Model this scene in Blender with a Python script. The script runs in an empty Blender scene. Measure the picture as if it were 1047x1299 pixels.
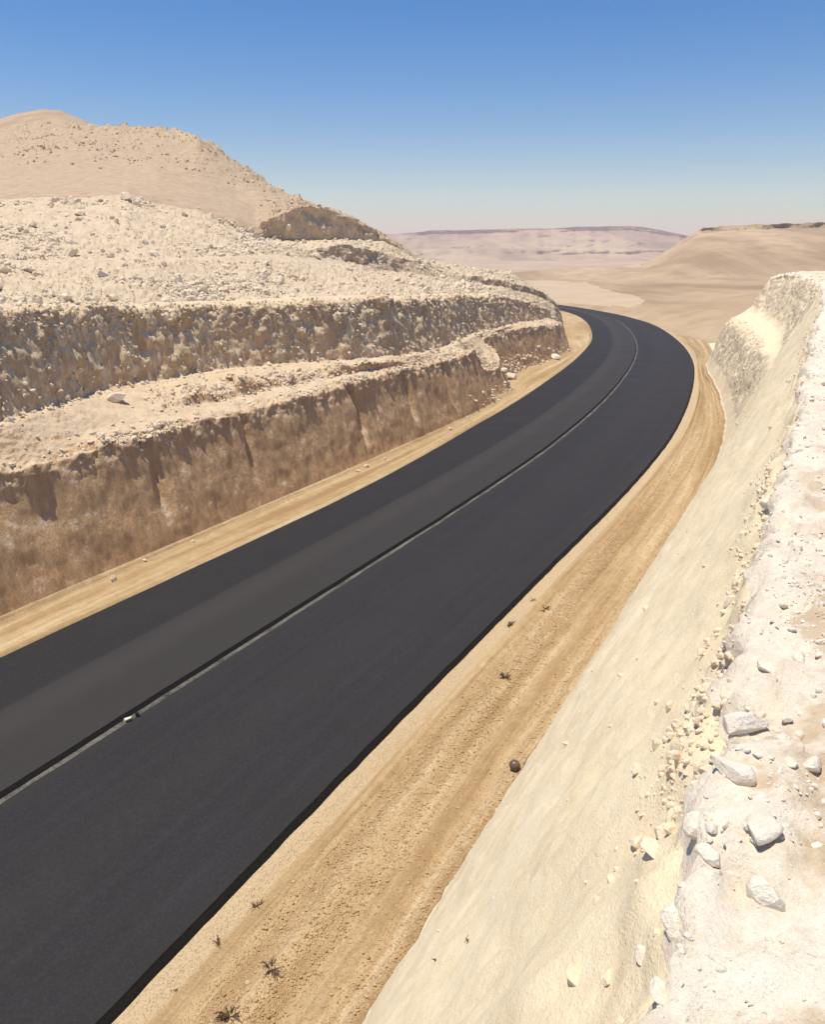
import bpy, bmesh, math, random
import numpy as np
from mathutils import Vector, Matrix

random.seed(7)
RNG = np.random.default_rng(11)
SC = bpy.context.scene
COL = SC.collection

# ------------------------------------------------------------------ camera, sky, sun, exposure
FPX, HOR, CAMH = 1000.0, 316.0, 10.0           # focal length and horizon row of the 1047 x 1299 photograph; eye height
PITCH = math.atan((649.5 - HOR) / FPX)
cam_data = bpy.data.cameras.new('camera')
cam_data.sensor_fit = 'VERTICAL'; cam_data.sensor_height = 24.0
cam_data.lens = 24.0 * FPX / 1299.0
cam_data.clip_start = 0.05; cam_data.clip_end = 20000
cam = bpy.data.objects.new('camera', cam_data); COL.objects.link(cam)
cam.location = (0, 0, CAMH); cam.rotation_euler = (math.pi / 2 - PITCH, 0, 0)
SC.camera = cam

SUN_EL = math.radians(77); SUN_AZ = math.atan2(-1.0, 0.06)      # azimuth measured from +Y towards +X
world = bpy.data.worlds.new('World'); SC.world = world; world.use_nodes = True
wn = world.node_tree.nodes; wl = world.node_tree.links
for n in list(wn): wn.remove(n)
wo = wn.new('ShaderNodeOutputWorld'); wb = wn.new('ShaderNodeBackground'); ws = wn.new('ShaderNodeTexSky')
ws.sky_type = 'NISHITA'; ws.sun_disc = False; ws.sun_elevation = SUN_EL; ws.sun_rotation = SUN_AZ % (2 * math.pi)
ws.altitude = 1500; ws.air_density = 1.3; ws.dust_density = 0.8; ws.ozone_density = 3.5
wb.inputs['Strength'].default_value = 0.105
wh = wn.new('ShaderNodeHueSaturation'); wh.inputs['Saturation'].default_value = 1.5; wh.inputs['Hue'].default_value = 0.508
wl.new(ws.outputs[0], wh.inputs['Color']); wl.new(wh.outputs[0], wb.inputs['Color']); wl.new(wb.outputs[0], wo.inputs['Surface'])

sun_data = bpy.data.lights.new('sun', 'SUN'); sun_data.energy = 4.6; sun_data.angle = math.radians(0.53)
sun_data.color = (1.0, 0.93, 0.765)
sun = bpy.data.objects.new('sun', sun_data); COL.objects.link(sun)
sd = Vector((math.sin(SUN_AZ) * math.cos(SUN_EL), math.cos(SUN_AZ) * math.cos(SUN_EL), math.sin(SUN_EL)))
sun.rotation_euler = sd.to_track_quat('Z', 'Y').to_euler(); sun.location = sd * 200

SC.view_settings.view_transform = 'Standard'; SC.view_settings.look = 'None'
SC.view_settings.exposure = 0.13; SC.view_settings.gamma = 1.0
SC.render.engine = 'CYCLES'
SC.cycles.max_bounces = 6; SC.cycles.diffuse_bounces = 4; SC.cycles.volume_bounces = 2

# ------------------------------------------------------------------ noise
_perm = RNG.permutation(512).astype(np.int64)
_g = RNG.normal(size=(512, 3)); _g /= np.linalg.norm(_g, axis=1)[:, None]
def perlin(p, seed=0):
    p = np.asarray(p, float); sh = p.shape[:-1]; p = p.reshape(-1, 3) + seed * 17.31
    i = np.floor(p).astype(np.int64); f = p - i; u = f * f * f * (f * (f * 6 - 15) + 10)
    out = 0
    for dx in (0, 1):
        wx = u[:, 0] if dx else 1 - u[:, 0]
        for dy in (0, 1):
            wy = u[:, 1] if dy else 1 - u[:, 1]
            for dz in (0, 1):
                wz = u[:, 2] if dz else 1 - u[:, 2]
                h = _perm[(_perm[(_perm[(i[:, 0] + dx) & 511] + i[:, 1] + dy) & 511] + i[:, 2] + dz) & 511]
                g = _g[h]
                out = out + wx * wy * wz * (g[:, 0] * (f[:, 0] - dx) + g[:, 1] * (f[:, 1] - dy) + g[:, 2] * (f[:, 2] - dz))
    return (out * 1.5).reshape(sh)
def fbm(p, octv=4, seed=0, gain=0.5, ridge=False):
    p = np.asarray(p, float); a = 1.0; s = 0; t = 0
    for o in range(octv):
        n = perlin(p * (2.03 ** o), seed + o * 3)
        s = s + a * ((1 - 2 * np.abs(n)) if ridge else n); t += a; a *= gain
    return s / t
def n1(s, freq, seed=0, octv=3, gain=0.5):
    s = np.asarray(s, float)
    return fbm(np.stack([s * freq, s * 0 + seed * 3.7, s * 0 + 0.5], -1), octv, seed, gain)
def smooth(a, b, x):
    t = np.clip((x - a) / (b - a), 0, 1); return t * t * (3 - 2 * t)

# ------------------------------------------------------------------ where things stand (survey of the place)
ct, stt = math.cos(PITCH), math.sin(PITCH)
def ray(px, py):
    dx = (np.asarray(px, float) - 523.5) / FPX; dy = -(np.asarray(py, float) - 649.5) / FPX
    return np.stack([dx, ct + dy * stt, -stt + dy * ct], -1)
def at_z(px, py, z):                      # point of a sight line at height z
    d = ray(px, py); t = (z - CAMH) / d[..., 2]
    return d * t[..., None] + np.array([0, 0, CAMH])
def at_d(px, py, D):                      # point of a sight line at distance D in front
    d = ray(px, py); t = D / d[..., 1]
    return d * t[..., None] + np.array([0, 0, CAMH])
def project(P):
    x, y, z = P[..., 0], P[..., 1], P[..., 2] - CAMH
    Y = y * ct - z * stt; U = y * stt + z * ct
    return 523.5 + FPX * x / Y, 649.5 - FPX * U / Y

# road centre line: heading and curvature along its length s
SS = np.arange(-60, 300, 0.25)
_k = np.interp(SS, [-20, 20, 50, 70, 90, 110, 130, 160, 200], [0.0057, -0.0046, -0.003, -0.0056, -0.0029, -0.0115, -0.0165, -0.0166, -0.0166])
_k[SS < -15] = 0.0
_k[SS > 165] = -0.004
_i0 = int(np.argmin(abs(SS)))
HH = np.cumsum(_k) * 0.25; HH = HH - HH[_i0] + 0.5041
XX = np.cumsum(np.sin(HH) * 0.25); YY = np.cumsum(np.cos(HH) * 0.25)
XX += -3.4682 - XX[_i0]; YY += 20.9134 - YY[_i0]
def st2xyz(s, t, z):
    s = np.asarray(s, float); x = np.interp(s, SS, XX); y = np.interp(s, SS, YY); h = np.interp(s, SS, HH)
    return np.stack([x + t * np.cos(h), y - t * np.sin(h), np.broadcast_to(np.asarray(z, float), x.shape)], -1)
def xyz2st(P):
    out = []
    for q in np.atleast_2d(P):
        j = int(np.argmin((XX - q[0]) ** 2 + (YY - q[1]) ** 2))
        out.append((SS[j], (q[0] - XX[j]) * math.cos(HH[j]) - (q[1] - YY[j]) * math.sin(HH[j])))
    return np.array(out)

# ------------------------------------------------------------------ materials
def new_mat(name):
    m = bpy.data.materials.new(name); m.use_nodes = True
    nt = m.node_tree; nt.nodes.clear()
    return m, nt
class NB:
    def __init__(s, nt): s.nt = nt
    def n(s, typ, **kw):
        nd = s.nt.nodes.new(typ)
        for k, v in kw.items(): setattr(nd, k, v)
        return nd
    def l(s, a, b): s.nt.links.new(a, b)
    def noise(s, vec, scale, detail=6, rough=0.6, dist=0.0):
        nd = s.n('ShaderNodeTexNoise'); nd.inputs['Scale'].default_value = scale; nd.inputs['Detail'].default_value = detail
        nd.inputs['Roughness'].default_value = rough; nd.inputs['Distortion'].default_value = dist
        s.l(vec, nd.inputs['Vector']); return nd.outputs['Fac']
    def voronoi(s, vec, scale, feature='F1', out='Distance', rand=1.0):
        nd = s.n('ShaderNodeTexVoronoi', feature=feature); nd.inputs['Scale'].default_value = scale
        nd.inputs['Randomness'].default_value = rand
        s.l(vec, nd.inputs['Vector']); return nd.outputs[out]
    def ramp(s, fac, stops):
        nd = s.n('ShaderNodeValToRGB'); el = nd.color_ramp.elements
        while len(el) > 1: el.remove(el[-1])
        el[0].position = stops[0][0]; el[0].color = col(stops[0][1])
        for p, c in stops[1:]:
            e = el.new(p); e.color = col(c)
        s.l(fac, nd.inputs['Fac']); return nd.outputs['Color']
    def map(s, v, a, b, c=0.0, d=1.0):
        nd = s.n('ShaderNodeMapRange'); nd.inputs['From Min'].default_value = a; nd.inputs['From Max'].default_value = b
        nd.inputs['To Min'].default_value = c; nd.inputs['To Max'].default_value = d
        s.l(v, nd.inputs['Value']); return nd.outputs['Result']
    def math(s, op, a, b=None):
        nd = s.n('ShaderNodeMath', operation=op)
        for i, v in enumerate((a, b)):
            if v is None: continue
            if isinstance(v, (int, float)): nd.inputs[i].default_value = v
            else: s.l(v, nd.inputs[i])
        return nd.outputs[0]
    def mix(s, fac, a, b, mode='MIX'):
        nd = s.n('ShaderNodeMix', data_type='RGBA', blend_type=mode)
        for i, v in ((0, fac), (6, a), (7, b)):
            if isinstance(v, (int, float)): nd.inputs[i].default_value = v
            elif isinstance(v, tuple): nd.inputs[i].default_value = col(v)
            else: s.l(v, nd.inputs[i])
        return nd.outputs[2]
    def pos(s):
        return s.n('ShaderNodeNewGeometry').outputs['Position']
    def nz(s):
        g = s.n('ShaderNodeNewGeometry'); x = s.n('ShaderNodeSeparateXYZ'); s.l(g.outputs['True Normal'], x.inputs[0]); return x.outputs['Z']
    def scale(s, vec, v):
        nd = s.n('ShaderNodeMapping'); nd.inputs['Scale'].default_value = v; s.l(vec, nd.inputs['Vector']); return nd.outputs[0]
    def bump(s, h, strength, dist, prev=None):
        nd = s.n('ShaderNodeBump'); nd.inputs['Strength'].default_value = strength; nd.inputs['Distance'].default_value = dist
        s.l(h, nd.inputs['Height'])
        if prev is not None: s.l(prev, nd.inputs['Normal'])
        return nd.outputs[0]
    def out(s, color, rough=0.95, normal=None, spec=0.15):
        b = s.n('ShaderNodeBsdfPrincipled'); o = s.n('ShaderNodeOutputMaterial')
        if isinstance(color, tuple): b.inputs['Base Color'].default_value = col(color)
        else: s.l(color, b.inputs['Base Color'])
        if isinstance(rough, (int, float)): b.inputs['Roughness'].default_value = rough
        else: s.l(rough, b.inputs['Roughness'])
        b.inputs['Specular IOR Level'].default_value = spec
        if normal is not None: s.l(normal, b.inputs['Normal'])
        s.l(b.outputs[0], o.inputs['Surface']); return b
def col(c): return (c[0], c[1], c[2], 1.0)

def mat_cut(name, rock_a, rock_b, dust_a, dust_b, speck=0.0, streak=1.0):
    """excavated limestone: vertical tooth marks on steep faces, pale dust and chips where it lies flat"""
    m, nt = new_mat(name); b = NB(nt); p = b.pos()
    big = b.noise(p, 0.22, 4); mid = b.noise(p, 1.3, 7, 0.65)
    stre = b.noise(b.scale(p, (4.5, 4.5, 0.28)), 1.0, 7, 0.68)
    rock = b.ramp(b.math('ADD', b.math('MULTIPLY', stre, 0.6), b.math('MULTIPLY', mid, 0.4)), [(0.36, rock_b), (0.52, rock_a), (0.66, tuple(min(1, c * 1.25) for c in rock_a))])
    rock = b.mix(b.map(big, 0.35, 0.65, 0.0, 0.45), rock, tuple(c * 0.82 for c in rock_a))
    crisp = b.noise(b.scale(p, (11, 11, 0.9)), 1.0, 6, 0.75); pit = b.noise(p, 11, 5, 0.8)
    rock = b.mix(b.map(crisp, 0.40, 0.60, 0.3, 0.0), rock, tuple(c * 0.8 for c in rock_b))
    rock = b.mix(b.map(crisp, 0.56, 0.66, 0.0, 0.3), rock, tuple(min(.8, c * 1.3) for c in rock_a))
    rock = b.mix(b.map(pit, 0.30, 0.38, 0.4, 0.0), rock, tuple(c * 0.55 for c in rock_b))
    dust = b.ramp(mid, [(0.3, dust_b), (0.55, dust_a), (0.75, tuple(min(0.85, c * 1.1) for c in dust_a))])
    dust = b.mix(b.map(b.voronoi(p, 5.0), 0.12, 0.3, 0.5, 0.0), dust, tuple(min(0.85, c * 1.12) for c in dust_a))
    edge = b.math('ADD', b.nz(), b.map(b.noise(p, 2.2, 5, 0.7), 0.3, 0.7, -0.22, 0.22))
    f = b.map(edge, 0.48, 0.64)
    if speck > 0:
        ch = b.noise(b.scale(p, (1.1, 1.1, 0.2)), 1.0, 5, 0.7)
        chips = b.map(b.noise(b.scale(p, (4.5, 4.5, 2.2)), 1.0, 5, 0.75), 0.47, 0.55)
        f = b.math('MAXIMUM', f, b.math('MULTIPLY', b.map(ch, 0.47, 0.53), b.math('MULTIPLY', chips, speck)))
    dust = b.mix(b.map(pit, 0.32, 0.42, 0.45, 0.0), dust, tuple(c * 0.75 for c in dust_b))
    c = b.mix(f, rock, dust)
    nrm = b.bump(stre, 0.55 * streak, 0.25); nrm = b.bump(crisp, 0.45 * streak, 0.06, nrm)
    nrm = b.bump(b.noise(p, 7, 8, 0.7), 0.5, 0.07, nrm)
    b.out(c, 0.95, nrm, 0.1); return m

def mat_soil(name, a, bcol, c, patch, scale=1.0, peb=0.5, bumpy=1.0, dist=0.03):
    m, nt = new_mat(name); b = NB(nt); p = b.pos()
    big = b.noise(p, 0.35 * scale, 4); mid = b.noise(p, 2.4 * scale, 8, 0.68); fine = b.noise(p, 26 * scale, 5, 0.7)
    base = b.ramp(mid, [(0.3, bcol), (0.52, a), (0.72, c)])
    base = b.mix(b.map(big, 0.42, 0.66), base, patch)
    base = b.mix(b.map(fine, 0.35, 0.7, 0.22, 0.0), base, tuple(v * 0.72 for v in bcol))
    vd = b.voronoi(p, 30 * scale, rand=1.0); vc = b.voronoi(p, 30 * scale, out='Color')
    base = b.mix(b.math('MULTIPLY', b.map(vd, 0.15, 0.34, 1, 0), peb * 0.55), base, b.mix(vc, tuple(v * 0.8 for v in a), tuple(min(.85, v * 1.15) for v in c)))
    nrm = b.bump(b.noise(p, 3.0 * scale, 8, 0.7), 0.5 * bumpy, dist * 4)
    nrm = b.bump(b.map(vd, 0.05, 0.5, 1, 0), 0.5 * bumpy * peb, dist, nrm)
    nrm = b.bump(fine, 0.4 * bumpy, dist * 0.6, nrm)
    b.out(base, 0.95, nrm, 0.1); return m

def mat_shoulder(name):
    m, nt = new_mat(name); b = NB(nt); p = b.pos()
    uv = b.n('ShaderNodeUVMap').outputs[0]
    lane = b.noise(b.scale(uv, (0.06, 2.6, 1)), 1.0, 5, 0.6); lane2 = b.noise(b.scale(uv, (0.25, 7, 1)), 1.0, 5, 0.65)
    mid = b.noise(p, 2.4, 8, 0.68); fine = b.noise(p, 26, 5, 0.7); vd = b.voronoi(p, 26); vc = b.voronoi(p, 26, out='Color')
    v = b.math('ADD', b.math('MULTIPLY', lane, 0.6), b.math('ADD', b.math('MULTIPLY', lane2, 0.2), b.math('MULTIPLY', mid, 0.2)))
    c = b.ramp(v, [(0.41, (0.37, 0.235, 0.115)), (0.47, (0.46, 0.315, 0.165)), (0.525, (0.54, 0.39, 0.22)), (0.59, (0.64, 0.49, 0.30))])
    sy = b.n('ShaderNodeSeparateXYZ'); b.l(uv, sy.inputs[0])
    c = b.mix(b.map(b.math('ADD', sy.outputs['Y'], b.map(mid, .3, .7, -.12, .12)), 0.42, 0.62, 0.85, 0.0), c, (0.60, 0.465, 0.30))
    c = b.mix(b.map(fine, 0.35, 0.7, 0.25, 0.0), c, (0.30, 0.19, 0.09))
    g = b.math('MULTIPLY', b.map(vd, 0.15, 0.34, 1, 0), b.map(lane, 0.42, 0.56, 0.75, 0.1))
    c = b.mix(g, c, b.mix(vc, (0.34, 0.22, 0.11), (0.66, 0.51, 0.33)))
    nrm = b.bump(lane2, 0.5, 0.10); nrm = b.bump(b.noise(p, 4, 8, 0.7), 0.5, 0.10, nrm)
    nrm = b.bump(b.map(vd, 0.05, 0.5, 1, 0), 0.6, 0.03, nrm); nrm = b.bump(fine, 0.5, 0.02, nrm)
    b.out(c, 0.95, nrm, 0.1); return m

def mat_top(name):
    m, nt = new_mat(name); b = NB(nt); p = b.pos()
    uv = b.n('ShaderNodeUVMap').outputs[0]; sx = b.n('ShaderNodeSeparateXYZ'); b.l(uv, sx.inputs[0])
    big = b.noise(p, 0.9, 5, .6); mid = b.noise(p, 4.5, 8, 0.68); fine = b.noise(p, 45, 5, 0.7)
    tan = b.ramp(mid, [(0.3, (0.51, 0.39, 0.26)), (0.5, (0.60, 0.475, 0.33)), (0.7, (0.68, 0.565, 0.42))])
    tan = b.mix(b.map(big, 0.45, 0.6, 0, .6), tan, (0.54, 0.405, 0.265))
    white = b.ramp(mid, [(0.3, (0.66, 0.56, 0.435)), (0.5, (0.79, 0.695, 0.56)), (0.7, (0.85, 0.77, 0.65))])
    e = b.math('ADD', sx.outputs['Y'], b.map(b.noise(p, 1.6, 6, .65), 0.3, 0.7, -0.5, 0.5))
    c = b.mix(b.map(e, 11.3, 11.5), white, tan)
    far = b.map(sx.outputs['X'], -14, -7)
    c = b.mix(b.math('MULTIPLY', far, 0.7), c, white)
    vd = b.voronoi(p, 60); vc = b.voronoi(p, 60, out='Color')
    c = b.mix(b.map(vd, 0.16, 0.3, 0.4, 0), c, b.mix(vc, (0.5, 0.4, 0.29), (0.72, 0.65, 0.56)))
    c = b.mix(b.map(fine, 0.35, 0.65, 0.2, 0.0), c, (0.45, 0.34, 0.23))
    nrm = b.bump(mid, 0.5, 0.05); nrm = b.bump(b.noise(p, 14, 6, .7), 0.6, 0.03, nrm); nrm = b.bump(fine, 0.5, 0.012, nrm)
    b.out(c, 0.95, nrm, 0.1); return m

def mat_asphalt(name, bands, tint=(0.0195, 0.0190, 0.0225)):
    """bands: list of (t0, t1, softness, colour) across the lane, t in metres from the centre line (UV y)"""
    m, nt = new_mat(name); b = NB(nt)
    uv = b.n('ShaderNodeUVMap').outputs[0]; sx = b.n('ShaderNodeSeparateXYZ'); b.l(uv, sx.inputs[0])
    p = b.pos()
    wob = b.math('MULTIPLY', b.math('SUBTRACT', b.noise(p, 0.5, 5), 0.5), 0.12)
    t = b.math('ADD', sx.outputs['Y'], wob)
    long_ = b.noise(b.scale(uv, (0.035, 2.6, 1)), 1.0, 7, 0.65)
    fine = b.noise(p, 60, 3, 0.7)
    blot = b.noise(p, 0.45, 6, 0.62)
    c = b.ramp(long_, [(0.36, tuple(v * 0.72 for v in tint)), (0.5, tint), (0.64, tuple(v * 1.4 for v in tint))])
    for t0, t1, sf, cc in bands:
        f = b.math('MULTIPLY', b.map(t, t0 - sf, t0 + sf), b.map(t, t1 - sf, t1 + sf, 1, 0))
        c = b.mix(b.math('MULTIPLY', f, b.map(blot, 0.3, 0.6, 0.75, 1.0)), c, cc)
    c = b.mix(b.map(blot, 0.5, 0.75, 0.0, 0.25), c, (0.032, 0.029, 0.027))
    c = b.mix(b.map(fine, 0.3, 0.7, 0.1, 0.6), c, b.mix(b.map(fine, .35, .65), (0.008, 0.008, 0.008), (0.046, 0.043, 0.043)))
    mott = b.noise(p, 17, 6, 0.75)
    c = b.mix(b.map(mott, 0.36, 0.62, 0.0, 0.5), c, b.mix(b.map(mott, .42, .58), (0.011, 0.011, 0.012), (0.038, 0.036, 0.037)))
    nrm = b.bump(fine, 0.35, 0.01); nrm = b.bump(mott, 0.25, 0.02, nrm)
    b.out(c, b.map(blot, 0.3, 0.7, 0.74, 0.9), nrm, 0.22); return m

def mat_rock(name, a, d, scale=1.0):
    m, nt = new_mat(name); b = NB(nt)
    tc = b.n('ShaderNodeTexCoord').outputs['Object']
    p = b.pos()
    mid = b.noise(p, 5 * scale, 8, 0.65); v = b.noise(p, 0.7, 3)
    c = b.ramp(mid, [(0.3, d), (0.55, a), (0.75, tuple(min(0.86, x * 1.12) for x in a))])
    c = b.mix(b.map(v, 0.4, 0.65, 0, 0.4), c, d)
    nrm = b.bump(mid, 0.5, 0.06); nrm = b.bump(b.noise(p, 40 * scale, 4, 0.7), 0.35, 0.01, nrm)
    b.out(c, 0.93, nrm, 0.12); return m

def mat_plain(name, c, rough=0.8, spec=0.3, var=0.25, sc=12):
    m, nt = new_mat(name); b = NB(nt); p = b.pos()
    f = b.noise(p, sc, 5)
    cc = b.ramp(f, [(0.3, tuple(v * (1 - var) for v in c)), (0.7, tuple(min(1, v * (1 + var)) for v in c))])
    b.out(cc, rough, b.bump(f, 0.2, 0.01), spec); return m

M = {}
M['cut_low'] = mat_cut('excavated_rock_lower', (0.67, 0.435, 0.235), (0.49, 0.305, 0.16), (0.73, 0.57, 0.39), (0.62, 0.465, 0.30), 0.0)
M['cut_up'] = mat_cut('excavated_rock_upper', (0.68, 0.47, 0.27), (0.50, 0.335, 0.185), (0.79, 0.62, 0.42), (0.66, 0.50, 0.32), 1.0)
M['hill'] = mat_cut('hill_rubble', (0.50, 0.38, 0.24), (0.36, 0.265, 0.16), (0.66, 0.53, 0.375), (0.55, 0.425, 0.29), 0.2, 0.6)
M['bank'] = mat_soil('bank_soil', (0.83, 0.69, 0.465), (0.72, 0.58, 0.375), (0.86, 0.74, 0.54), (0.86, 0.73, 0.52), 2.4, 0.55, 0.8, 0.015)
M['bank_rock'] = mat_cut('bank_rock', (0.70, 0.575, 0.41), (0.58, 0.47, 0.33), (0.78, 0.64, 0.44), (0.66, 0.53, 0.36), 0.0, 0.35)
M['scree'] = mat_cut('weathered_scree', (0.66, 0.50, 0.32), (0.50, 0.375, 0.23), (0.52, 0.39, 0.265), (0.41, 0.30, 0.195), 0.25, 0.6)
M['top'] = mat_top('pale_gravel')
M['shoulder'] = mat_shoulder('sandy_gravel')
M['desert'] = mat_soil('desert_sand', (0.46, 0.335, 0.225), (0.38, 0.265, 0.17), (0.54, 0.42, 0.30), (0.57, 0.46, 0.34), 0.05, 0.0, 0.5, 0.3)
M['track'] = mat_soil('packed_sand', (0.55, 0.425, 0.29), (0.48, 0.36, 0.24), (0.60, 0.475, 0.34), (0.52, 0.395, 0.265), 0.05, 0.0, 0.5, 0.3)
def mat_mesa(name, sand_a, sand_b, sand_c, rock, sc, nz0, nz1):
    m, nt = new_mat(name); b = NB(nt); p = b.pos()
    big = b.noise(b.scale(p, (sc, sc * 0.45, sc * 3)), 1.0, 6, 0.6); mid = b.noise(p, sc * 9, 7, 0.65)
    c = b.ramp(big, [(0.4, sand_b), (0.5, sand_a), (0.6, sand_c)])  # patchy sand tones, contrast raised to paint in weak relief shading
    c = b.mix(b.map(mid, 0.42, 0.62, 0.0, 0.6), c, sand_b)
    c = b.mix(b.map(b.noise(b.scale(p, (sc * 6, sc * .8, sc * .8)), 1.0, 5, .6), .45, .65, 0, .45), c, sand_c)  # downslope streaks: shading of the gullies painted into the colour
    lay = b.noise(b.scale(p, (sc * .4, sc * .4, sc * 60)), 1.0, 4, 0.6)
    f = b.map(b.math('ADD', b.nz(), b.map(mid, 0.3, 0.7, -0.12, 0.12)), nz0, nz1, 1, 0)
    c = b.mix(b.math('MULTIPLY', f, b.map(lay, 0.38, 0.6, 0.35, 1.0)), c, rock)
    nrm = b.bump(mid, 0.5, 0.12 / sc * .1); nrm = b.bump(b.noise(p, sc * 50, 5, .7), 0.4, 0.02 / sc * .1, nrm)
    b.out(c, 0.95, nrm, 0.1); return m
M['mesa'] = mat_mesa('mesa_slope', (0.43, 0.31, 0.195), (0.315, 0.22, 0.135), (0.53, 0.40, 0.26), (0.37, 0.265, 0.165), 0.02, 0.55, 0.78)
M['far'] = mat_mesa('far_mesa_slope', (0.43, 0.315, 0.195), (0.25, 0.185, 0.125), (0.56, 0.43, 0.27), (0.12, 0.085, 0.055), 0.006, 0.6, 0.85)
M['rock'] = mat_rock('pale_limestone', (0.77, 0.645, 0.48), (0.66, 0.53, 0.38))
M['white_rock'] = mat_rock('white_limestone', (0.85, 0.765, 0.64), (0.74, 0.64, 0.51), 2.0)
M['peb'] = mat_rock('ochre_pebble', (0.56, 0.40, 0.235), (0.40, 0.265, 0.14), 2.0)
M['asph_l'] = mat_asphalt('asphalt_left_lane', [(-9.0, -2.5, 0.05, (0.0140, 0.0138, 0.0170)), (-2.5, 0.3, 0.05, (0.044, 0.039, 0.036)), (-2.3, -1.5, 0.3, (0.058, 0.051, 0.047))])
M['asph_r'] = mat_asphalt('asphalt_right_lane', [(0.0, 0.42, 0.12, (0.028, 0.025, 0.023)), (2.0, 3.4, 0.5, (0.027, 0.024, 0.027))])
M['edge'] = mat_plain('bitumen_edge_shade', (0.007, 0.0065, 0.006), 0.8, 0.15, 0.4, 20)  # asphalt sides near black: the drop shadow of the lift is in the colour
def mat_seam(name):
    m, nt = new_mat(name); b = NB(nt); p = b.pos()
    n = b.noise(p, 0.8, 7, 0.7); f = b.noise(p, 14, 5, 0.7)
    c = b.ramp(b.math('ADD', b.math('MULTIPLY', n, .6), b.math('MULTIPLY', f, .4)), [(0.38, (0.030, 0.028, 0.027)), (0.47, (0.10, 0.092, 0.080)), (0.56, (0.16, 0.145, 0.125)), (0.66, (0.24, 0.21, 0.17))])
    b.out(c, 0.95, b.bump(f, .5, .02), 0.1); return m
M['seam'] = mat_seam('dusty_seam')
M['twig'] = mat_plain('dry_twig', (0.085, 0.058, 0.033), 0.9, 0.1, 0.4, 30)
M['leaf'] = mat_plain('dry_leaf', (0.20, 0.14, 0.075), 0.9, 0.1, 0.4, 30)
M['ball'] = mat_plain('brown_ball', (0.13, 0.075, 0.055), 0.36, 0.5, 0.25, 14)

# ------------------------------------------------------------------ mesh helpers
def grid_mesh(name, P, mat, uv=None, kind='structure', label=None, smooth_=True, rows=None):
    nv, nu = P.shape[:2]
    me = bpy.data.meshes.new(name)
    me.vertices.add(nv * nu); me.vertices.foreach_set('co', P.reshape(-1).astype(np.float32))
    a = (np.arange(nv - 1)[:, None] * nu + np.arange(nu - 1)[None]).reshape(-1)
    q = np.stack([a, a + 1, a + nu + 1, a + nu], -1)
    nf = len(q)
    me.loops.add(nf * 4); me.polygons.add(nf)
    me.polygons.foreach_set('loop_start', np.arange(nf) * 4); me.polygons.foreach_set('loop_total', np.full(nf, 4))
    me.loops.foreach_set('vertex_index', q.reshape(-1).astype(np.int32))
    me.polygons.foreach_set('use_smooth', np.full(nf, smooth_))
    if uv is not None:
        ul = me.uv_layers.new(name='UVMap'); ul.data.foreach_set('uv', uv.reshape(-1, 2)[q.reshape(-1)].reshape(-1).astype(np.float32))
    me.update(); me.validate()
    # normals up
    nz = np.zeros(nf * 3); me.polygons.foreach_get('normal', nz)
    if np.median(nz.reshape(-1, 3)[:, 2]) < 0: me.flip_normals()
    me.materials.append(mat)
    o = bpy.data.objects.new(name, me); COL.objects.link(o)
    if kind: o['kind'] = kind
    if label: o['label'] = label
    return o
def raw_mesh(name, V, F, mats, parent=None, smooth_=False, fm=None):
    me = bpy.data.meshes.new(name)
    V = np.asarray(V, float); F = np.asarray(F); k = F.shape[1]
    me.vertices.add(len(V)); me.vertices.foreach_set('co', V.reshape(-1).astype(np.float32))
    me.loops.add(F.size); me.polygons.add(len(F))
    me.polygons.foreach_set('loop_start', np.arange(len(F)) * k); me.polygons.foreach_set('loop_total', np.full(len(F), k))
    me.loops.foreach_set('vertex_index', F.reshape(-1).astype(np.int32))
    me.polygons.foreach_set('use_smooth', np.full(len(F), smooth_))
    for m in (mats if isinstance(mats, (list, tuple)) else [mats]): me.materials.append(m)
    if fm is not None: me.polygons.foreach_set('material_index', np.asarray(fm, np.int32))
    me.update()
    o = bpy.data.objects.new(name, me); COL.objects.link(o)
    if parent is not None: o.parent = parent
    return o
def normals(P):
    du = np.gradient(P, axis=1); dv = np.gradient(P, axis=0)
    n = np.cross(du, dv); n /= np.linalg.norm(n, axis=-1)[..., None] + 1e-9
    return n
def loft(lines, counts):
    """lines: list of (nu,3); rows interpolated linearly between them; returns P (nv,nu,3) and v (nv,) = line index"""
    rows, v = [], []
    for i in range(len(lines) - 1):
        for k in range(counts[i]):
            f = k / counts[i]
            rows.append(lines[i] * (1 - f) + lines[i + 1] * f); v.append(i + f)
    rows.append(lines[-1]); v.append(len(lines) - 1.0)
    return np.stack(rows), np.array(v)
def band(v, a, b, soft=0.15): return smooth(a - soft, a + soft, v) * (1 - smooth(b - soft, b + soft, v))
def blur(a, n):
    k = np.hanning(n + 2)[1:-1]; k /= k.sum(); pad = np.pad(a, n, mode='edge'); return np.convolve(pad, k, 'same')[n:-n]

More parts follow.
